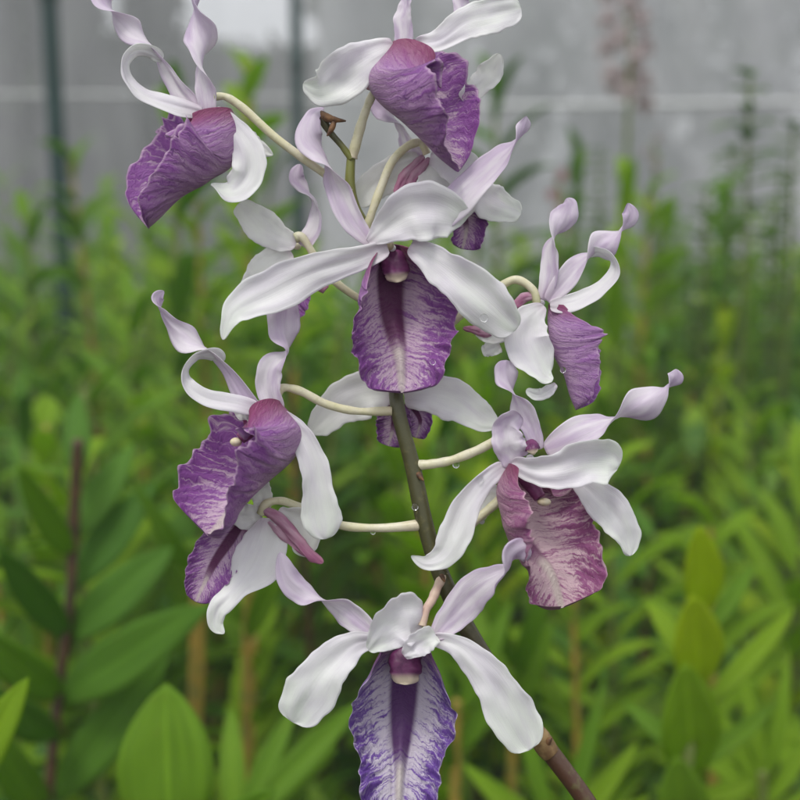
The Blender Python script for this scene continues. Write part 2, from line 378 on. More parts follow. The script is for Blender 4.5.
column(f, 394, 250, 10, 10, 30, 3)

# F4 left
f = flower((264, 410, 14)); f['label'] = 'left flower with its violet lip half open'
pedicel(f, [(278,396,8,4),(283,388,6,5),(300,391,2,5),(326,404,-4,5),(356,411,-8,5),(392,411,-9,5)])
pet(f, [(256,410,8,8,0),(243,396,8,11,20),(226,368,6,11,55),(208,350,6,10,95),(190,340,6,15,168),(172,326,6,10,225),(160,310,6,9,265),(157,298,6,8,330),(164,291,6,3,350)])
sep(f, [(258,410,14,8,0),(236,404,18,10,-20),(206,398,22,9,-35),(187,384,22,8,-48),(186,368,20,8,-48),(198,355,14,8,-45),(216,354,6,8,-20),(222,362,0,5,0)], nu=70, cup=.2)
pet(f, [(278,412,10,9,0),(269,390,10,12,15),(272,368,12,14,25),(287,352,12,11,80),(284,332,10,16,165),(284,310,6,17,190),(290,292,2,6,200)])
sep(f, [(280,414,14,6,0),(298,430,18,10,5),(312,460,20,15,5),(318,492,20,17,0),(322,520,18,20,0),(326,539,16,11,0)])
sep(f, [(262,412,6,10,0),(246,410,2,12,0),(236,416,0,6,0)], M_BACK)
lip(f, [(284, 404, 2, 66, -82, 1.5), (301, 430, 2, 104, -80, 1.6), (291, 462, 0, 112, -74, 1.55), (262, 484, 2, 110, -67, 1.5), (234, 508, 6, 92, -56, 1.4), (208, 536, 12, 72, -44, 1.2)], PUR, ruffle=3.4, flat=.75, asym=.94, tipr=.07, aur=22, ridges=2.6)
tubepx('column', [(262,416,8,8),(250,430,10,7.5),(240,439,12,6)], M_COL, f, 14); V, Fc = blob(P3(236,442,13), 6*PX, 4.5*PX, 6*PX); mk('anther_cap', V, Fc, M_CAP, f, P3(236,442,13))

# F5 under the left flower, back turned
f = flower((263, 512, -2), 6, M_PED); f['label'] = 'back-turned flower with pink spur under the left flower'
pedicel(f, [(261,514,-2,5),(266,504,0,5),(282,501,-2,5),(306,510,-6,5),(340,525,-8,5),(380,528,-8,5),(420,525,-6,6)])
ribbon('spur', [(262,509,2,5,0),(278,519,6,9,-10),(296,537,10,8,10),(312,554,10,8,15),(323,563,8,4,0)], M_SPUR, f, nu=50, cup=-1.4)
ribbon('spur', [(268,518,0,4,0),(284,534,4,6,20),(300,548,6,5,10),(310,558,6,2,0)], M_SPUR, f, nu=40, cup=-1.0)
sep(f, [(262,514,-4,8,0),(244,516,-4,14,0),(228,508,-4,10,0)], M_BACK, cup=.5)
sep(f, [(262,512,-6,7,0),(262,496,-8,11,0),(258,480,-10,8,0)], M_BACK)
sep(f, [(268,518,2,10,0),(266,540,-4,23,-6),(256,566,-5,25,-10),(236,592,0,16,-40),(219,608,4,11,-10),(216,624,4,8,10),(224,634,4,3,20)])
sep(f, [(276,516,0,10,0),(296,524,-2,17,0),(305,540,-2,16,0),(300,556,-2,8,0)], M_BACK)
lip(f, [(244,520,-26,12,-10,.8),(230,540,-24,28,-10,.9),(214,564,-22,28,-8,.9),(204,584,-22,22,-5,.8),(196,602,-20,13,0,.6)], SOF, nu=90, nv=44, ruffle=1.2)

# F6 right
f = flower((541, 303, -8)); f['label'] = 'right flower with purple lip in profile and looped sepal'
pedicel(f, [(537,304,-8,4.2),(533,290,-8,5),(518,280,-10,5),(504,284,-12,5),(480,300,-16,5),(455,320,-24,5),(425,346,-34,5),(394,366,-32,5)])
pet(f, [(543,300,-8,6,0),(550,276,-8,10,15),(551,252,-8,11,50),(554,237,-8,11,92),(564,218,-8,14,172),(569,205,-8,9,180),(567,198,-8,3,180)])
pet(f, [(548,302,-6,7,0),(566,280,-6,12,15),(584,260,-6,11,60),(603,245,-5,16,160),(619,232,-4,9,255),(630,216,-4,9,335),(628,203,-4,3,350)])
sep(f, [(550,305,-4,7,0),(572,302,-2,10,15),(598,290,2,10,30),(615,272,4,9,50),(611,257,2,8,55),(598,252,-4,8,40),(588,256,-8,4,20)], nu=64, cup=.2)
sep(f, [(544,306,-4,5,0),(532,318,0,17,5),(526,338,4,24,5),(535,360,6,19,15),(545,376,8,12,30),(553,380,8,5,50)], nu=64)
sep(f, [(556,384,4,3,0),(548,391,4,6,0),(538,395,4,6,0),(526,390,4,3,0)])
sep(f, [(526,318,-8,8,0),(508,328,-10,11,0),(488,333,-10,10,0),(476,330,-10,5,0)], M_BACK)
ribbon('spur', [(537,297,-8,3,0),(526,298,-6,7,10),(516,304,-6,6,0),(510,309,-6,2,0)], M_SPUR, f, nu=30, cup=-1.3)
ribbon('sepal_tip', [(492,333,-7,4,0),(482,333,-5,6,0),(472,330,-5,5,15),(463,328,-5,2,0)], M_SPUR, f, nu=30, cup=-1.2)
sep(f, [(500,345,-12,8,0),(488,350,-12,8,0),(482,352,-12,4,0)], M_BACK)
lip(f, [(548, 304, -14, 30, 92, 1.2), (547, 330, -14, 78, 94, 1.35), (552, 356, -14, 86, 94, 1.35), (564, 382, -12, 68, 90, 1.3), (576, 410, -8, 38, 86, 1.1)], SOF, ruffle=1.0, flat=.5, ridges=.9, tipr=.07)

# F10 behind the stem, centre
f = flower((398, 398, -34)); f['label'] = 'flower hidden behind the stem, two white sepals spread'
pedicel(f, [(396,400,-30,5),(402,385,-26,5),(398,372,-16,5)])
sep(f, [(392,396,-34,10,0),(368,394,-34,24,0),(342,404,-34,22,0),(320,424,-34,14,0),(311,434,-34,4,0)], M_BACK)
sep(f, [(404,396,-34,12,0),(430,394,-32,20,0),(458,402,-32,22,0),(480,418,-32,16,5),(499,426,-32,5,10)])
lip(f, [(394,404,-40,14,0,.8),(394,424,-40,20,0,.8),(388,446,-40,12,0,.6)], PUR, nu=60, nv=36)
lip(f, [(410,404,-40,12,0,.8),(420,420,-40,14,0,.8),(416,438,-40,9,0,.6)], SOF, nu=60, nv=36)

# F8 right centre
f = flower((530, 458, 14)); f['label'] = 'right central flower tilted forward with mauve lip'
pedicel(f, [(409,464,-9,6.5),(418,465,-8,6.4),(432,464,-6,5.6),(452,460,-2,5.6),(478,450,2,5.4),(500,438,6,5)])
pet(f, [(537,450,8,8,0),(532,428,8,10,15),(522,408,8,13,40),(513,392,8,11,92),(506,375,8,12,168),(506,360,8,8,180)])
pet(f, [(545,450,10,9,0),(574,436,10,16,10),(599,426,10,14,40),(614,420,10,11,90),(638,407,10,19,165),(658,394,10,12,210),(668,386,10,8,262),(675,377,10,9,330),(676,369,10,3,350)])
pet(f, [(518,460,12,16,0),(508,444,18,17,0),(508,426,20,14,-10),(520,414,20,9,-30)])
sep(f, [(512,464,18,8,0),(534,470,22,14,0),(560,470,26,21,-5),(588,462,26,24,-8),(608,462,22,22,0),(619,466,18,9,0)], cup=.6)
sep(f, [(504,466,14,8,0),(485,482,16,11,0),(466,508,18,15,0),(456,534,18,18,-5),(444,556,18,14,-15),(426,563,18,8,-10),(411,556,18,2,0)], nu=70)
sep(f, [(575,478,2,10,0),(594,494,2,16,0),(614,514,2,19,5),(626,536,2,14,20),(630,556,2,5,30)])
column(f, 531, 440, 20, 5, 12, 2)
lip(f, [(512, 468, -4, 44, 52, 1.4), (503, 492, -6, 80, 58, 1.5), (513, 524, -6, 98, 56, 1.45), (534, 556, -4, 92, 48, 1.3), (552, 580, 2, 72, 34, 1.1), (562, 608, 10, 54, 18, .8)], MAU, keel=3.0, ruffle=4.2, ridges=2.8, asym=1.04, flat=.8, tipr=.07, aur=8)
tubepx('column', [(522,474,2,8),(532,486,6,7.5),(540,498,10,6)], M_COL, f, 14); V, Fc = blob(P3(544,502,11), 7*PX, 4*PX, 6*PX); mk('anther_cap', V, Fc, M_CAP, f, P3(544,502,11))

# F11 hidden behind the right centre flower
f = flower((500, 502, -20)); f['label'] = 'flower hidden behind the right central one, only its stalk and a sepal edge showing'
pedicel(f, [(424,548,-8,5),(450,538,-14,5),(470,525,-18,5.6),(488,510,-20,5.6),(502,498,-22,5.4)])
sep(f, [(502,496,-26,8,0),(488,496,-26,14,0),(478,510,-26,12,0),(474,524,-26,5,0)], M_BACK)

# F7 bottom
f = flower((418, 640, 22)); f['label'] = 'lowest flower, violet and white veined lip hanging straight down'
pedicel(f, [(444,574,-4,5.5),(438,586,4,5.5),(432,600,10,5.5),(426,610,14,5),(422,626,18,4.5)], M_PEDP)
pet(f, [(380,640,20,7,0),(362,624,18,12,10),(344,610,16,15,25),(324,600,14,12,80),(305,592,12,15,150),(288,576,16,13,175),(280,552,16,4,190)])
pet(f, [(434,638,20,7,0),(450,620,18,15,5),(472,596,24,20,15),(494,580,44,16,40),(506,570,58,12,85),(514,555,64,15,150),(530,546,64,11,185)])
sep(f, [(422,620,16,16,0,.4), (408,620,26,27,6,.6), (393,626,34,26,8,.6), (379,640,36,15,6,.5), (369,651,34,4,0,.3)], tipr=.06)
sep(f, [(404,656,34,5,0), (414,648,36,12,0), (426,640,32,14,0), (436,636,24,8,0)], cup=.7)
sep(f, [(384,640,20,6,0),(356,644,22,13,0),(328,668,24,22,0),(308,696,24,27,0),(292,722,22,20,5)])
sep(f, [(432,638,20,7,0),(460,648,22,12,0),(490,678,24,20,0),(510,712,24,25,0),(530,750,22,19,0)])
lip(f, [(406, 642, 0, 44, 0, 1.65), (405, 672, -16, 66, 0, 1.6), (403, 706, -24, 74, 0, 1.45), (401, 742, -18, 66, 0, 1.15), (400, 770, -6, 47, 0, .85), (399, 792, 4, 42, 0, .6), (399, 818, 10, 32, 0, .4)], VIO, keel=4.5, ruffle=4.0, ridges=3.0)
column(f, 406, 648, 12, 12, 34, 0)

# water drops
DR = [(456,464.8,-4,3.6,'clear water drop hanging under the stalk of the right central flower'),(415,507,4,3.4,'tiny water drop on the dark stem below the lower left stalk'),
 (480,479,18,3.4,'water drop at the top of the drooping left sepal of the right central flower'),(373,532,-6,2.8,'tiny water drop under the stalk of the back-turned lower left flower'),
 (484,318,36,4,'water drop near the tip of the central flower\'s right sepal'),(563,370,2,3,'water drop on the purple lip in profile at the right'),
 (482,521.5,-18,3,'small water drop under the stalk behind the right central flower'),(433,362,22,3,'tiny water drop on the lip margin of the central flower')]
for x, y, d, r, lb in DR:
    V, Fc = blob(P3(x, y, d), r*PX, r*PX*1.05, r*PX*.9)
    tag(mk('water_drop', V, Fc, M_WATER, None, P3(x, y, d)), lb, 'water drop', 'water drops on the orchid')
#ENV
# ------------------------------------------------------------------ leaves and background plants
def leaf_mat(name, c1, c2, trans=.35):
    b = NB(name); u = b.attr('pu'); s_ = b.attr('ps'); oi = b.n('ShaderNodeObjectInfo').outputs['Random']
    a = b.math('ABSOLUTE', s_)
    n = b.noise(obj_coord(b), 60, 4, .6)
    v = b.noise(b.xyz(b.math('MULTIPLY', u, 1.2), b.math('MULTIPLY', s_, 13), b.math('MULTIPLY', oi, 9)), 1.2, 4, .65)
    c = b.mix(b.math('ADD', b.math('MULTIPLY', oi, .75), b.math('MULTIPLY', n, .3)), c1, c2)
    c = b.mix(b.math('MULTIPLY', b.step(.42, .66, v), .5), c, tuple(x*.6 for x in c1))
    c = b.mix(b.math('MULTIPLY', b.step(.10, .02, a), .35), c, tuple(min(x*1.6, 1) for x in c2))
    c = b.mix(b.math('MULTIPLY', b.step(.62, .74, n), .22), c, (.20, .16, .04))
    tc = b.mix(.6, c, tuple(min(x*2.1, 1) for x in c2))
    return b.surf(c, .55, trans, b.bump(b.math('ADD', v, n), .4, .0006), .16, tc)
L_DARK = leaf_mat('deep_green_leaf', (.060, .165, .016), (.11, .24, .024))
L_MID = leaf_mat('mid_green_leaf', (.10, .22, .015), (.18, .32, .02), .42)
L_LIGHT = leaf_mat('fresh_green_leaf', (.17, .30, .016), (.28, .42, .025), .48)
L_YEL = leaf_mat('yellow_green_leaf', (.26, .38, .014), (.38, .48, .02), .5)
L_GREY = leaf_mat('grey_green_leaf', (.10, .18, .06), (.18, .27, .10))
CANE_B = simple('brown_cane', (.10, .055, .022), (.045, .028, .014), 60, .6)
CANE_Y = simple('ochre_cane', (.36, .24, .04), (.22, .20, .04), 40, .5)
CANE_G = simple('green_cane', (.11, .16, .03), (.16, .19, .04), 40, .5)

def leaf_geo(base, direc, up, L, W, arch=.3, fold=.25, twist=0., seed=0, nu=14, nv=6, broad=.42):
    """lance leaf from base along direc, drooping by arch; returns V,F,pu,ps"""
    D = direc.normalized(); Sd = D.cross(up)
    if Sd.length < .05: Sd = D.cross(Vector((1, 0, 0)))
    Sd.normalize(); U = Sd.cross(D)
    V = []; pu = []; ps = []; Fc = []
    p = Vector(base); cur = D.copy(); step = L/nu
    for i in range(nu+1):
        t = i/nu
        an = -arch*t*1.6+.12*noise.noise(Vector((t*2, seed, 0)))
        d2 = (D*math.cos(an)+U*math.sin(an)).normalized(); n2 = Sd.cross(d2).normalized()
        tw = twist*t; Sx = Sd*math.cos(tw)+n2*math.sin(tw); Nx = n2*math.cos(tw)-Sd*math.sin(tw)
        prof = (math.sin(math.pi*min(t/broad, 1)*.5)**.8) if t < broad else max(math.cos(math.pi*.5*(t-broad)/(1-broad)), 0)**.75
        w = W*.5*max(prof, .04 if t < .5 else .01)
        w = max(w, W*.09) if t < .12 else w
        for j in range(nv+1):
            s = -1+2*j/nv
            V.append(p+Sx*(w*s*math.cos(fold))+Nx*(w*abs(s)*math.sin(fold)+.04*W*noise.noise(Vector((t*4, s*1.5, seed+5)))))
            pu.append(t); ps.append(s)
        p = p+d2*step
    for i in range(nu):
        for j in range(nv):
            a = i*(nv+1)+j; Fc.append((a, a+1, a+nv+2, a+nv+1))
    return V, Fc, pu, ps
def add_leaf(parent, base, direc, L, W, mat, up=Vector((0, 0, 1)), label=None, **k):
    V, Fc, pu, ps = leaf_geo(base, direc, up, L, W, **k)
    o = mk('leaf', V, Fc, mat, parent, base, dict(pu=pu, ps=ps))
    sm = o.modifiers.new('thickness', 'SOLIDIFY'); sm.thickness = .0012; sm.offset = 0
    if label: o['label'] = label
    return o
def leaf_px(parent, x0, y0, Y0, x1, y1, Y1, Wpx, mat, up=None, bow=0., **k):
    """leaf between two points given by view direction and real distance"""
    a = atY(x0, y0, Y0); b = atY(x1, y1, Y1); d = b-a
    W = Wpx/F*Y0
    return add_leaf(parent, a, d, d.length*1.03, W, mat, up=up or Vector((0, -.9, .45)), arch=k.pop('arch', .12), **k)

# prototypes of mid-distance cane plants (thing > cane, leaf ...)
def make_cane(name, H, nleaf, LL, LW, mat, cmat, seed, lean=.05, top_only=.45, joined=False, elev=(.5, 1.15), r=.0045):
    rnd = random.Random(seed); az = rnd.uniform(0, math.pi)
    dx, dy = rnd.uniform(-lean, lean), rnd.uniform(-lean, lean)
    def pos(t): return Vector((dx*t*t*H, dy*t*t*H, H*t))
    VV, FF, U = tube_w([(pos(0), r), (pos(.4), r*1.25), (pos(.75), r), (pos(1), r*.5)], 24, 8, True, .15, seed)
    leaves = []
    for i in range(nleaf):
        t = 1-top_only*(1-i/(nleaf-.5))*1.0
        a = az+(math.pi if i % 2 else 0)+rnd.uniform(-.3, .3)
        e = rnd.uniform(*elev)+(.35 if t > .93 else 0)
        d = Vector((math.cos(a)*math.cos(e), math.sin(a)*math.cos(e), math.sin(e)))
        k = 1-.45*max(0, (t-.85)/.15)
        leaves.append((pos(t), d, LL*k*rnd.uniform(.8, 1.15), LW*k**.5*rnd.uniform(.85, 1.15), rnd.uniform(.15, .75), rnd.uniform(.1, .5), rnd.uniform(-.4, .4), rnd.uniform(0, 99)))
    if joined:
        V = list(VV); Fc = list(FF); pu = list(U); ps = [0.]*len(VV); mi = [1]*len(FF)
        for (b, d, L, W, ar, fo, tw, sd) in leaves:
            v, f_, u_, s_ = leaf_geo(b, d, Vector((0, 0, 1)), L, W, ar, fo, tw, sd, 8, 2)
            o_ = len(V); V += v; Fc += [tuple(q+o_ for q in ff) for ff in f_]; pu += u_; ps += s_; mi += [0]*len(f_)
        return mk(name, V, Fc, [mat, cmat], None, (0, 0, 0), dict(pu=pu, ps=ps), mi)
    root = empty(name, (0, 0, 0))
    mk('cane', VV, FF, cmat, root, (0, 0, 0))
    for (b, d, L, W, ar, fo, tw, sd) in leaves:
        add_leaf(root, b, d, L, W, mat, arch=ar, fold=fo, twist=tw, seed=sd)
    return root
def dup(root, loc, rz, sc=1.0):
    r = root.copy(); COL.objects.link(r); r.location = loc; r.rotation_euler = (0, 0, rz); r.scale = (sc, sc, sc)
    for ch in root.children:
        c = ch.copy(); COL.objects.link(c); c.parent = r
    return r

# near, individually placed plants -----------------------------------------------
def gbase(x, Y):
    p = atY(x, 200, Y); return Vector((p.x, Y, 0))
def near_cane(root, pts, r, mat):
    W = [(atY(x, y, Y), r) for x, y, Y in pts]
    b = W[-1][0]; W.append((Vector((b.x, b.y, b.z*.5)), r)); W.append((Vector((b.x, b.y, 0)), r))
    V, Fc, U = tube_w(W, 60, 10, True, .25, pts[0][0]); return mk('cane', V, Fc, mat, root, V[0])
# left plant with brown cane
A = empty('cane_orchid_plant', gbase(62, .78)); tag(A, 'leafy plant with a dark brown cane and broad dark leaves at the lower left', 'plant')
near_cane(A, [(78,440,.80),(74,520,.80),(70,600,.79),(60,680,.78),(48,800,.76),(44,860,.76)], .0042, CANE_B)
for q in [((58,700),(188,612),58,L_DARK,.78,.72),((56,800),(150,668),54,L_DARK,.78,.76),((70,640),(165,548),50,L_DARK,.79,.80),((72,590),(152,482),44,L_DARK,.80,.84),
          ((76,540),(132,440),36,L_DARK,.80,.86),((78,480),(76,392),30,L_DARK,.8,.84),((74,560),(20,478),30,L_MID,.8,.74),((70,640),(2,560),36,L_DARK,.79,.72),
          ((64,700),(-20,640),44,L_MID,.78,.72),((58,740),(-10,700),40,L_DARK,.77,.7),((50,820),(-20,740),44,L_MID,.77,.70)]:
    (x0, y0), (x1, y1), w, m, Ya, Yb = q
    leaf_px(A, x0, y0, Ya, x1, y1, Yb, w, m, arch=random.uniform(.1, .3), fold=random.uniform(.1, .3), seed=x0+y1)
# single big leaf bottom left plant
B = empty('broad_leaved_plant', gbase(170, .56)); tag(B, 'broad upright light green leaf rising from the bottom edge at the left', 'plant')
near_cane(B, [(172,830,.56),(172,900,.56)], .004, CANE_G)
leaf_px(B, 172,860,.56, 163,690,.58, 108, L_MID, broad=.5, fold=.18)
leaf_px(B, 176,880,.56, 262,800,.52, 60, L_MID)
C_ = empty('young_shoot_plant', gbase(-30, .5)); tag(C_, 'pale green leaf tip poking in at the left edge near the bottom', 'plant')
near_cane(C_, [(-40,800,.5),(-42,900,.5)], .004, CANE_G); leaf_px(C_, -38,800,.5, 20,684,.5, 46, L_LIGHT)
# ochre canes in the middle distance left
for (x, yt, Y, lb, up_) in [(197,570,.86,'thick ochre cane standing right of the broad left leaves',0),(247,585,.92,'thin ochre cane between the left leaves and the lowest flower',0),(455,700,.9,'ochre cane beside the lip of the lowest flower',0),(512,660,.95,'ochre cane behind the lower stem',0)]:
    P_ = empty('bare_cane_plant', gbase(x, Y)); tag(P_, lb, 'plant', 'ochre canes among the leaves')
    near_cane(P_, [(x+2,yt,Y),(x,yt+90,Y),(x-2,yt+240,Y)], .0068 if x == 197 else .0048, CANE_Y)
    for k in range(5):
        sgn = 1 if k % 2 else -1; y0 = yt+8+k*16
        leaf_px(P_, x, y0, Y, x+sgn*random.uniform(30,60), y0-random.uniform(60,120), Y+random.uniform(-.08,.08), random.uniform(18,28), L_MID, arch=.3, seed=k+x)
# bottom long leaf
E_ = empty('long_leaved_plant', gbase(240, .7)); tag(E_, 'plant with long green leaves sweeping under the lowest left sepal', 'plant')
near_cane(E_, [(238,820,.7),(236,900,.7)], .004, CANE_G)
for (x1,y1,w) in [(360,700,34),(340,745,26),(296,700,26),(228,706,30),(300,790,26)]:
    leaf_px(E_, 236,830,.7, x1,y1,.74, w, L_MID, arch=.25, seed=x1)
# right bright plant with stacked leaves
G = empty('stacked_leaf_plant', gbase(692, .68)); tag(G, 'bright green plant with round overlapping leaves stacked up at the lower right', 'plant')
near_cane(G, [(704,560,.70),(700,640,.70),(692,720,.69),(684,800,.68),(682,880,.68)], .004, CANE_G)
for (x0,y0,x1,y1,w,m) in [(702,618,704,536,44,L_YEL),(698,690,697,606,56,L_YEL),(690,782,690,676,66,L_LIGHT),(684,870,682,770,64,L_MID)]:
    leaf_px(G, x0,y0,.70, x1,y1,.66, w, m, broad=.5, fold=.12)
for (x0,y0,x1,y1,w,m) in [(704,705,806,606,24,L_LIGHT),(700,640,762,560,20,L_MID),(696,670,652,600,26,L_LIGHT),(690,770,790,700,22,L_MID),(690,760,626,700,22,L_MID),(690,800,770,780,20,L_LIGHT)]:
    leaf_px(G, x0,y0,.70, x1,y1,.72, w, m, arch=.35, seed=y1)
H_ = empty('low_arching_plant', gbase(560, .75)); tag(H_, 'low plant with arching light leaves just right of the stem base', 'plant')
near_cane(H_, [(556,830,.75),(556,900,.75)], .004, CANE_G)
for (x1,y1,w) in [(470,770,26),(520,700,20),(610,690,20),(640,750,22),(590,760,20),(655,800,22),(500,790,26)]:
    leaf_px(H_, 556,850,.75, x1,y1,.75, w, L_LIGHT if w > 21 else L_MID, arch=.4, seed=x1)
I_ = empty('arching_leaf_plant', gbase(770, .85)); tag(I_, 'plant of narrow arching pale leaves in the lower right corner', 'plant')
near_cane(I_, [(762,770,.85),(760,860,.85)], .004, CANE_G)
for (x0,y0,x1,y1,w) in [(762,800,690,740,20),(762,800,720,700,16),(762,810,830,720,20),(762,780,750,670,18),(762,820,660,790,18),(762,820,820,790,20),(762,790,800,660,18)]:
    leaf_px(I_, x0,y0,.85, x1,y1,.85, w, L_LIGHT, arch=.4, seed=x1)

# rows of cane plants
protos = []
spec = [(L_MID, CANE_G), (L_DARK, CANE_B), (L_LIGHT, CANE_G), (L_MID, CANE_Y), (L_DARK, CANE_G), (L_LIGHT, CANE_Y), (L_YEL, CANE_G)]
for i, (m, c) in enumerate(spec):
    protos.append(make_cane('cane_orchid_plant', 1.0, 17, .115 if i % 2 else .14, .036 if i % 2 else .030, m, c, 30+i, top_only=.5))
used = set()
rnd = random.Random(11)
def near_place(i, loc, rz, sc, lb, grp):
    if i not in used:
        o = protos[i]; used.add(i); o.location = loc; o.rotation_euler.z = rz; o.scale = (sc,)*3
    else: o = dup(protos[i], loc, rz, sc)
    tag(o, lb, 'plant', grp); return o
n1 = 0
for k in range(96):
    Y = 1.0+1.5*(k/96)**.8+rnd.uniform(-.05, .05)
    x = rnd.uniform(-40, 840)
    side = 'left' if x < 400 else 'right'
    zt = rnd.uniform(.86, 1.08)
    if x < 330: zt += .06*rnd.random()
    if 560 < x: zt -= .06
    i = rnd.choice([0, 1, 2, 3, 2, 0, 4, 5, 3, 6] if x > 400 else [0, 1, 4, 3, 2, 0, 4, 2, 5, 0, 5])
    near_place(i, (atY(x, 200, Y).x, Y, 0), rnd.uniform(0, 6.28), zt,
               'blurred leafy cane plant in the bed behind the spray, %s side' % side, 'leafy cane plants in the near bed, %s side' % side)
# leafy shoots just behind the front leaves
for (x, yt, Y, i, lb) in [(95,470,1.0,2,'light leafy shoot between the brown cane and the left flower'),(150,520,1.05,0,'green leafy shoot right of the brown cane'),(225,640,.95,5,'light leafy shoot low between the ochre canes'),
        (300,690,1.0,0,'green leafy shoot under the lowest left sepal'),(20,430,1.1,5,'light leafy shoot at the left edge, half way down'),(600,560,1.0,5,'light leafy shoot right of the mauve lip'),(640,470,1.1,2,'fresh leafy shoot right of the right central flower'),
        (745,520,1.0,5,'light leafy shoot right of the stacked leaves'),(790,450,1.1,2,'light leafy shoot at the right edge, half way down'),(500,700,1.0,0,'green leafy shoot behind the lowest right sepal')]:
    top = atY(x, yt, Y); near_place(i, (top.x, Y, 0), rnd.uniform(0, 6), top.z, lb, None)
# a few distinct ones
for (x, yt, Y, i, lb) in [(617,180,1.9,2,'tall bright yellow-green shoot between the right flower and the grey net'),(722,330,1.8,6,'yellow-green shoot standing low at the right, below the tall leafy stem'),
                          (395,262,2.0,2,'fresh green shoot directly behind the central flower'),(130,205,2.2,2,'tall light shoot just right of the nearer green post'),
                          (205,190,1.7,5,'light green shoot under the top left flower'),(508,90,2.3,4,'tall dark shoot rising beside the topmost flower'),
    (95,150,2.1,3,'tall shoot with spread leaves in front of the nearer green post'),(160,95,1.7,0,'tall green shoot rising behind the top left flower'),(240,60,1.9,5,'tall bright shoot between the top left flower and the second post'),
    (30,215,1.9,0,'green shoot at the left edge reaching the foot of the net'),(285,175,2.4,4,'dark shoot in front of the thinner post'),(560,150,2.6,0,'green shoot beside the faded pink flower'),(455,235,2.2,1,'dark shoot behind the upper right of the central flower'),(675,210,2.6,2,'pale shoot below the dusky flower spike'),(645,190,2.2,5,'light shoot right of the tall yellow-green one')]:
    top = atY(x, yt, Y); near_place(i, (top.x, Y, 0), rnd.uniform(0, 6), top.z, lb, None)
far = [make_cane('cane_orchid_plant', 1.0, 20, .16, .038, m, c, 60+i, top_only=.55, joined=True) for i, (m, c) in enumerate([(L_MID, CANE_G), (L_DARK, CANE_B), (L_LIGHT, CANE_G), (L_GREY, CANE_G), (L_DARK, CANE_G)])]
uf = set()
for k in range(190):
    Y = 2.5+2.9*(k/190)+rnd.uniform(-.08, .08)
    x = rnd.uniform(-60, 860); i = rnd.choice([0, 1, 2, 2, 4, 0, 2]) if Y < 4 else rnd.choice([0, 3, 3, 4])
    side = 'left' if x < 400 else 'right'
    zt = rnd.uniform(.85, 1.12)+(.28*rnd.random() if rnd.random() < .3 else 0)
    loc = (atY(x, 200, Y).x, Y, 0)
    if i not in uf: o = far[i]; uf.add(i)
    else: o = far[i].copy(); COL.objects.link(o)
    o.location = loc; o.rotation_euler.z = rnd.uniform(0, 6.28); o.scale = (zt,)*3
    tag(o, 'distant blurred cane plant in the far bed, %s half' % side, 'plant', 'cane plants in the far bed, %s half' % side)
# tall leafy stems at the right
for j, (x, yt, Y, lb) in enumerate([(750,78,1.9,'tall leafy stem with opposite small leaves near the right edge'),(794,130,2.1,'tall leafy stem cut by the right edge'),
                                (706,190,2.2,'shorter leafy stem left of the tall one at the right'),(600,150,3.0,'slim dark leafy stem behind the yellow-green shoot'),(660,230,2.7,'leafy stem in the right middle before the net'),(772,205,2.4,'small-leaved stem between the two tall right stems'),
    (733,150,2.3,'leafy stem just left of the tallest one near the right edge'),(690,255,2.3,'short leafy stem at the right, between the small dark spike and the tall stems'),(781,170,2.6,'leafy stem just right of the tallest one'),(575,205,2.9,'leafy stem behind the small faded pink flower')]):
    top = atY(x, yt, Y); T = empty('leafy_stem_plant', (top.x, Y, 0)); tag(T, lb, 'plant', 'leafy stems before the net')
    V, Fc, U = tube_w([(Vector((top.x-.01, Y, 0)), .006), (Vector((top.x+.01, Y, top.z*.6)), .006), (top, .003)], 24, 8, True, .1, j)
    mk('cane', V, Fc, CANE_G, T, V[0])
    nl = int((top.z-.6)/.026)
    for k in range(nl):
        z = top.z-k*.026; 
        for sg in (-1, 1):
            a = rnd.uniform(-.5, .5)+(0 if k % 2 else .9)
            d = Vector((sg*math.cos(a), sg*math.sin(a), rnd.uniform(.1, .6)))
            add_leaf(T, Vector((top.x, Y, z)), d, rnd.uniform(.05, .085)*(1 if k > 1 else .7), .026, [L_DARK, L_MID][k % 2], arch=.4, seed=k+j*9, nu=8, nv=4)
# distant flower spikes
M_DUSK = simple('dusky_floret', (.46, .39, .39), (.27, .21, .20), 60, .6, .2)
M_PINK = simple('pink_floret', (.42, .20, .22), (.30, .12, .12), 60, .6, .2)
def spike(x, yt, yb, Y, n, spread, mat, lb, r=.011):
    T = empty('flower_spike', (atY(x, yb, Y).x, Y, 0)); tag(T, lb, 'flower')
    a = atY(x-3, yt, Y); b = atY(x, yb, Y)
    V, Fc, U = tube_w([(Vector((b.x, Y, 0)), .006), (b, .006), ((a+b)/2+Vector((.01, 0, 0)), .005), (a, .003)], 30, 8); mk('stem', V, Fc, CANE_G, T, V[0])
    rr = random.Random(int(x))
    for k in range(n):
        t = k/max(n-1, 1); c = a.lerp(b, t*.86); an = k*2.4
        off = Vector((math.cos(an), math.sin(an)*.6, rr.uniform(-.2, .3)))*spread*rr.uniform(.6, 1)
        VV = []; FF = []
        for q in range(5):   # five small reflexed petals
            e = q*2*math.pi/5+rr.random(); d = Vector((math.cos(e), -.5, math.sin(e)))
            v, f_ , _, _ = leaf_geo(c+off, d, Vector((0, -1, .1)), r*1.6, r*1.1, .8, .2, 0, q, 5, 2, .6)
            o_ = len(VV); VV += v; FF += [tuple(z+o_ for z in ff) for ff in f_]
        v, f_ = blob(c+off, r*.55, r*.6, r*.55, n=8); o_ = len(VV); VV += v; FF += [tuple(z+o_ for z in ff) for ff in f_]
        mk('floret', VV, FF, mat, T, c+off)
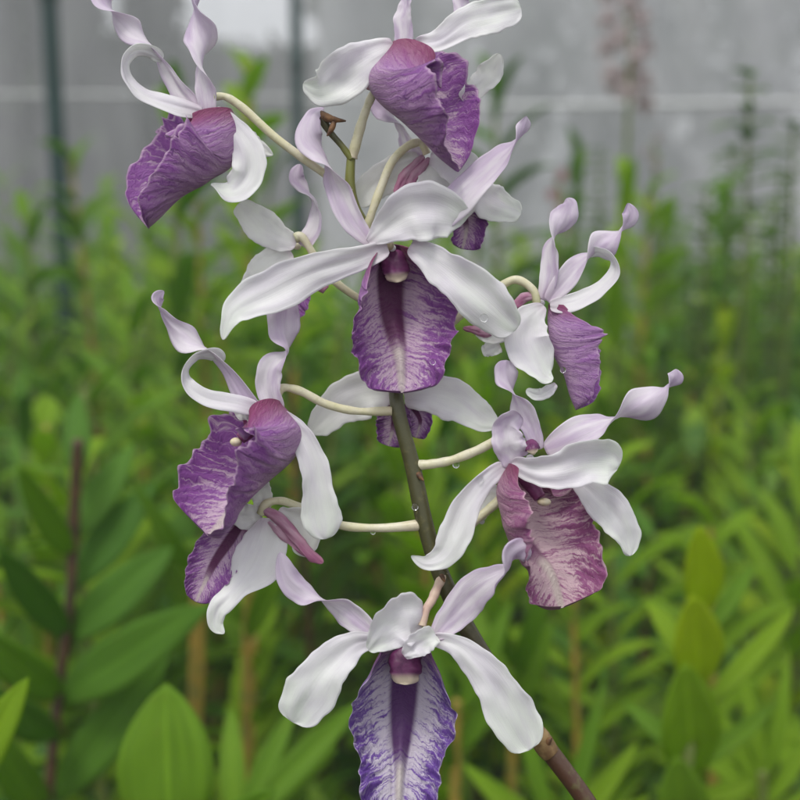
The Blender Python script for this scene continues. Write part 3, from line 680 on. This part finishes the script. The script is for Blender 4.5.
spike(628, -10, 120, 2.6, 17, .06, M_DUSK, 'dusky brown and white flower spike hanging in front of the grey net', .019)
spike(655, 140, 200, 2.8, 5, .022, M_DUSK, 'small dark flower spike right of the big dusky one', .009)
spike(560, 176, 240, 2.4, 4, .015, M_PINK, 'small faded pink flower left of the yellow-green shoot', .010)

# ------------------------------------------------------------------ setting
def quad(name, pts, mat, **k):
    return mk(name, [Vector(p) for p in pts], [(0, 1, 2, 3)], mat, smooth=False, **k)
b = NB('ground'); n = b.noise(obj_coord(b), 14, 6, .7); n2 = b.noise(obj_coord(b), 120, 3, .7)
M_GR = b.surf(b.mix(b.step(.4, .65, n), (.020, .022, .012), (.06, .055, .035)), .9, 0, b.bump(n2, 1, .02), .2)
tag(quad('ground', [(-60, -20, 0), (60, -20, 0), (60, 80, 0), (-60, 80, 0)], M_GR), kind='structure')
# undergrowth between the canes
ug = random.Random(5); V = []; Fc = []; pu = []; ps = []
for k in range(5200):
    Y = .75+5.3*ug.random(); half = (Y*.42+.15); X = ug.uniform(-half, half); z = ug.uniform(.0, .84 if Y > 1.5 else .62)
    a = ug.uniform(0, 6.28); e = ug.uniform(.3, 1.3)
    v, f_, u_, s_ = leaf_geo(Vector((X, Y, z)), Vector((math.cos(a)*math.cos(e), math.sin(a)*math.cos(e), math.sin(e))), Vector((0, 0, 1)), ug.uniform(.09, .2), ug.uniform(.022, .042), ug.uniform(.1, .9), .25, 0, k, 6, 2)
    o_ = len(V); V += v; Fc += [tuple(q+o_ for q in ff) for ff in f_]; pu += u_; ps += s_
b = NB('undergrowth_leaf'); n = b.noise(obj_coord(b), 9, 4, .7)
M_UG = b.surf(b.mix(b.step(.4, .62, n), (.055, .16, .012), (.21, .35, .02)), .6, .45, None, .4)
tag(mk('undergrowth', V, Fc, M_UG, None, (0, 0, 0), dict(pu=pu, ps=ps)), 'mass of blurred green leaves filling the beds between the canes', 'undergrowth', None, 'stuff')

# net wall
def netmat(name, col, tr, sc, varc):
    b = NB(name); oc = obj_coord(b)
    mp = b.n('ShaderNodeMapping'); b.set(mp.inputs[0], oc); mp.inputs['Scale'].default_value = sc
    n = b.noise(mp.outputs[0], 1.0, 5, .6, .6)
    c = b.mix(b.step(.35, .68, n), col, varc)
    d = b.n('ShaderNodeBsdfDiffuse'); b.set(d.inputs[0], c); t = b.n('ShaderNodeBsdfTranslucent'); b.set(t.inputs[0], c)
    m1 = b.n('ShaderNodeMixShader'); m1.inputs[0].default_value = .5; b.t.links.new(d.outputs[0], m1.inputs[1]); b.t.links.new(t.outputs[0], m1.inputs[2])
    tp = b.n('ShaderNodeBsdfTransparent'); m2 = b.n('ShaderNodeMixShader'); m2.inputs[0].default_value = tr
    b.t.links.new(m1.outputs[0], m2.inputs[1]); b.t.links.new(tp.outputs[0], m2.inputs[2]); b.t.links.new(m2.outputs[0], b.out.inputs[0]); return b.m
def sheet(name, x0, x1, Y, z0, z1, mat, lb, cat, bul=.12, group=None):
    V = []; Fc = []; nx = 140; nz = 30
    for i in range(nx+1):
        for j in range(nz+1):
            X = x0+(x1-x0)*i/nx; Z = z0+(z1-z0)*j/nz
            V.append((X, Y+bul*noise.noise(Vector((X*2.6, Z*.5, Y))), Z))
    for i in range(nx):
        for j in range(nz): a = i*(nz+1)+j; Fc.append((a, a+1, a+nz+2, a+nz+1))
    return tag(mk(name, V, Fc, mat), lb, cat, group)
xs = atY(355, 100, 6.5).x
sheet('shade_net', -6, xs, 6.5, .0, 4.2, netmat('grey_net', (.42, .43, .43), .58, (1.6, 1, .35), (.74, .74, .75)), 'grey see-through shade net stretched across the back at the left', 'net')
sheet('plastic_sheet', xs-.2, 6, 6.42, .0, 4.2, netmat('pale_sheet', (.48, .50, .50), .3, (1.1, 1, .5), (.82, .82, .83)), 'pale grey cloudy plastic sheet closing the back at the right', 'plastic sheet')
M_POST = simple('green_post', (.004, .030, .026), (.008, .042, .036), 8, .45)
def post(name, x, Y, r, H, lb):
    X = atY(x, 200, Y).x
    V, Fc, U = tube_w([(Vector((X, Y, 0)), r), (Vector((X, Y, H*.5)), r), (Vector((X, Y, H)), r)], 6, 18); 
    T = empty(name, (X, Y, 0)); tag(T, lb, 'post', 'green posts of the net house'); mk('pole', V, Fc, M_POST, T, V[0])
    V, Fc, U = tube_w([(Vector((X, Y, 1.80)), r*1.12), (Vector((X, Y, 1.86)), r*1.12)], 2, 18); mk('clamp', V, Fc, M_POST, T, V[0])
post('metal_post', 60, 3.1, .025, 4.2, 'dark teal-green post near the left edge, the nearer and thicker one')
post('metal_post', 299, 4.6, .026, 4.2, 'dark teal-green post right of the top left flower, the thinner one')
M_RAIL = simple('pale_rail', (.52, .53, .52), (.60, .61, .60), 8, .4)
zr = atY(640, 103, 6.3).z
V, Fc, U = tube_w([(Vector((xs+.3, 6.3, zr-.02)), .016), (Vector((2, 6.3, zr)), .016), (Vector((6, 6.3, zr+.05)), .016)], 12, 12)
tag(mk('rail', V, Fc, M_RAIL, None, V[0]), 'pale horizontal rail across the plastic sheet at the upper right', 'rail')
zr2 = atY(20, 94, 6.3).z
V, Fc, U = tube_w([(Vector((-6, 6.3, zr2)), .008), (Vector((-2, 6.3, zr2)), .008), (Vector((xs+.2, 6.3, zr2-.03)), .008)], 12, 12)
tag(mk('rail', V, Fc, M_RAIL, None, V[0]), 'thin pale rail behind the nearer green post at the left', 'rail')
# trees outside
M_TB = simple('bark', (.10, .085, .07), (.06, .05, .04), 6, .9)
M_TL = leaf_mat('tree_leaf', (.035, .06, .025), (.06, .09, .035), .2)
def tree(x, Y, H, cr_, lb, seed, cz=.55):
    rr = random.Random(seed); X = atY(x, 200, Y).x; T = empty('tree', (X, Y, 0)); tag(T, lb, 'tree', 'trees beyond the net')
    V, Fc, U = tube_w([(Vector((X, Y, 0)), .16), (Vector((X+.1, Y, H*.5)), .11), (Vector((X, Y, H)), .03)], 16, 10, True, .2, seed)
    for k in range(16):
        z = H*rr.uniform(.2, .95); a = rr.uniform(0, 6.28); L = cr_*rr.uniform(.5, 1)
        v, f_, _ = tube_w([(Vector((X, Y, z)), .04), (Vector((X+math.cos(a)*L*.5, Y+math.sin(a)*L*.5, z+.2)), .025), (Vector((X+math.cos(a)*L, Y+math.sin(a)*L, z+.5)), .01)], 6, 6)
        o_ = len(V); V += v; Fc += [tuple(q+o_ for q in ff) for ff in f_]
    mk('trunk', V, Fc, M_TB, T, V[0])
    V = []; Fc = []; pu = []; ps = []
    for k in range(2200):
        z = rr.uniform(.12, 1.05); rad = cr_*(1-abs(z-cz)*.8)*math.sqrt(rr.random())*(.7+.5*noise.noise(Vector((z*6, seed, 0)))); a = rr.uniform(0, 6.28)
        c = Vector((X+math.cos(a)*rad, Y+math.sin(a)*rad, z*H))
        d = Vector((rr.uniform(-1, 1), rr.uniform(-1, 1), rr.uniform(-1, .5)))
        v, f_, u_, s_ = leaf_geo(c, d, Vector((0, 0, 1)), rr.uniform(.2, .4), rr.uniform(.1, .2), .5, .2, 0, k, 4, 2)
        o_ = len(V); V += v; Fc += [tuple(q+o_ for q in ff) for ff in f_]; pu += u_; ps += s_
    mk('crown', V, Fc, M_TL, T, (X, Y, H*.5), dict(pu=pu, ps=ps))
for (x, Y, H, c, lb) in [(10,13,5,1.2,'tall grey tree beyond the net at the far left edge'),(78,13,4.6,.5,'slim grey tree beyond the net just right of the nearer post'),(160,14,4.3,.5,'slim tree beyond the net left of the top left flower'),
    (122,15,3.3,.8,'low tree beyond the net right of the nearer post'),(215,15,3.2,.9,'low tree beyond the net under the left end of the bright gap'),(290,15,3.15,.9,'low tree beyond the net under the right end of the bright gap'),
    (372,13,5.4,1.1,'large tree beyond the net behind the topmost flower'),(480,13,5.4,1.4,'tree beyond the sheet right of the topmost flower'),(620,15,5.6,1.6,'tree beyond the sheet behind the dusky flower spike'),(740,14,5.6,1.6,'tree beyond the sheet at the right edge')]:
    tree(x, Y, H, c, lb, int(x))

# misty air of the net house: closed box round camera and scene, sky outside
b = NB('haze'); v = b.n('ShaderNodeVolumePrincipled'); v.inputs['Color'].default_value = (.93, .94, .95, 1); v.inputs['Density'].default_value = HZ; v.inputs['Anisotropy'].default_value = .2
b.t.links.new(v.outputs[0], b.out.inputs['Volume'])
def box(x0, x1, y0, y1, z0, z1):
    V = [(x, y, z) for x in (x0, x1) for y in (y0, y1) for z in (z0, z1)]
    return V, [(0, 1, 3, 2), (4, 6, 7, 5), (0, 4, 5, 1), (2, 3, 7, 6), (0, 2, 6, 4), (1, 5, 7, 3)]
V, Fc = box(-62, 62, -22, 82, -1, 8)
tag(mk('haze', V, Fc, b.m, smooth=False), 'thin pale mist filling the net house', 'haze', None, 'stuff')
# ------------------------------------------------------------------ light
w = bpy.data.worlds.new('World'); S.world = w; w.use_nodes = True; nt = w.node_tree; nt.nodes.clear()
sky = nt.nodes.new('ShaderNodeTexSky'); sky.sky_type = 'NISHITA'; sky.sun_disc = False
SE, SR = R(66), R(215)
sky.sun_elevation = SE; sky.sun_rotation = SR; sky.dust_density = 3; sky.air_density = 1
hs = nt.nodes.new('ShaderNodeHueSaturation'); hs.inputs['Saturation'].default_value = .22; nt.links.new(sky.outputs[0], hs.inputs['Color'])
bg = nt.nodes.new('ShaderNodeBackground'); bg.inputs[1].default_value = .13; 
cl = nt.nodes.new('ShaderNodeMix'); cl.data_type = 'RGBA'; cl.inputs[0].default_value = .55   # high overcast
nt.links.new(hs.outputs[0], cl.inputs[6]); cl.inputs[7].default_value = (8.4, 8.6, 9.0, 1); nt.links.new(cl.outputs[2], bg.inputs[0])
ow = nt.nodes.new('ShaderNodeOutputWorld'); nt.links.new(bg.outputs[0], ow.inputs[0])
sl = bpy.data.lights.new('sun', 'SUN'); sl.energy = 1.5; sl.angle = R(18); sl.color = (1, .97, .93)
so = bpy.data.objects.new('sun', sl); COL.objects.link(so)
dirv = Vector((math.sin(SR)*math.cos(SE), math.cos(SR)*math.cos(SE), math.sin(SE)))
so.rotation_euler = dirv.to_track_quat('Z', 'Y').to_euler()
S.render.engine = 'CYCLES'
S.view_settings.view_transform = 'Standard'; S.view_settings.look = 'None'; S.view_settings.exposure = 0.4; S.view_settings.gamma = 1
S.view_settings.use_curve_mapping = False
S.cycles.transparent_max_bounces = 12
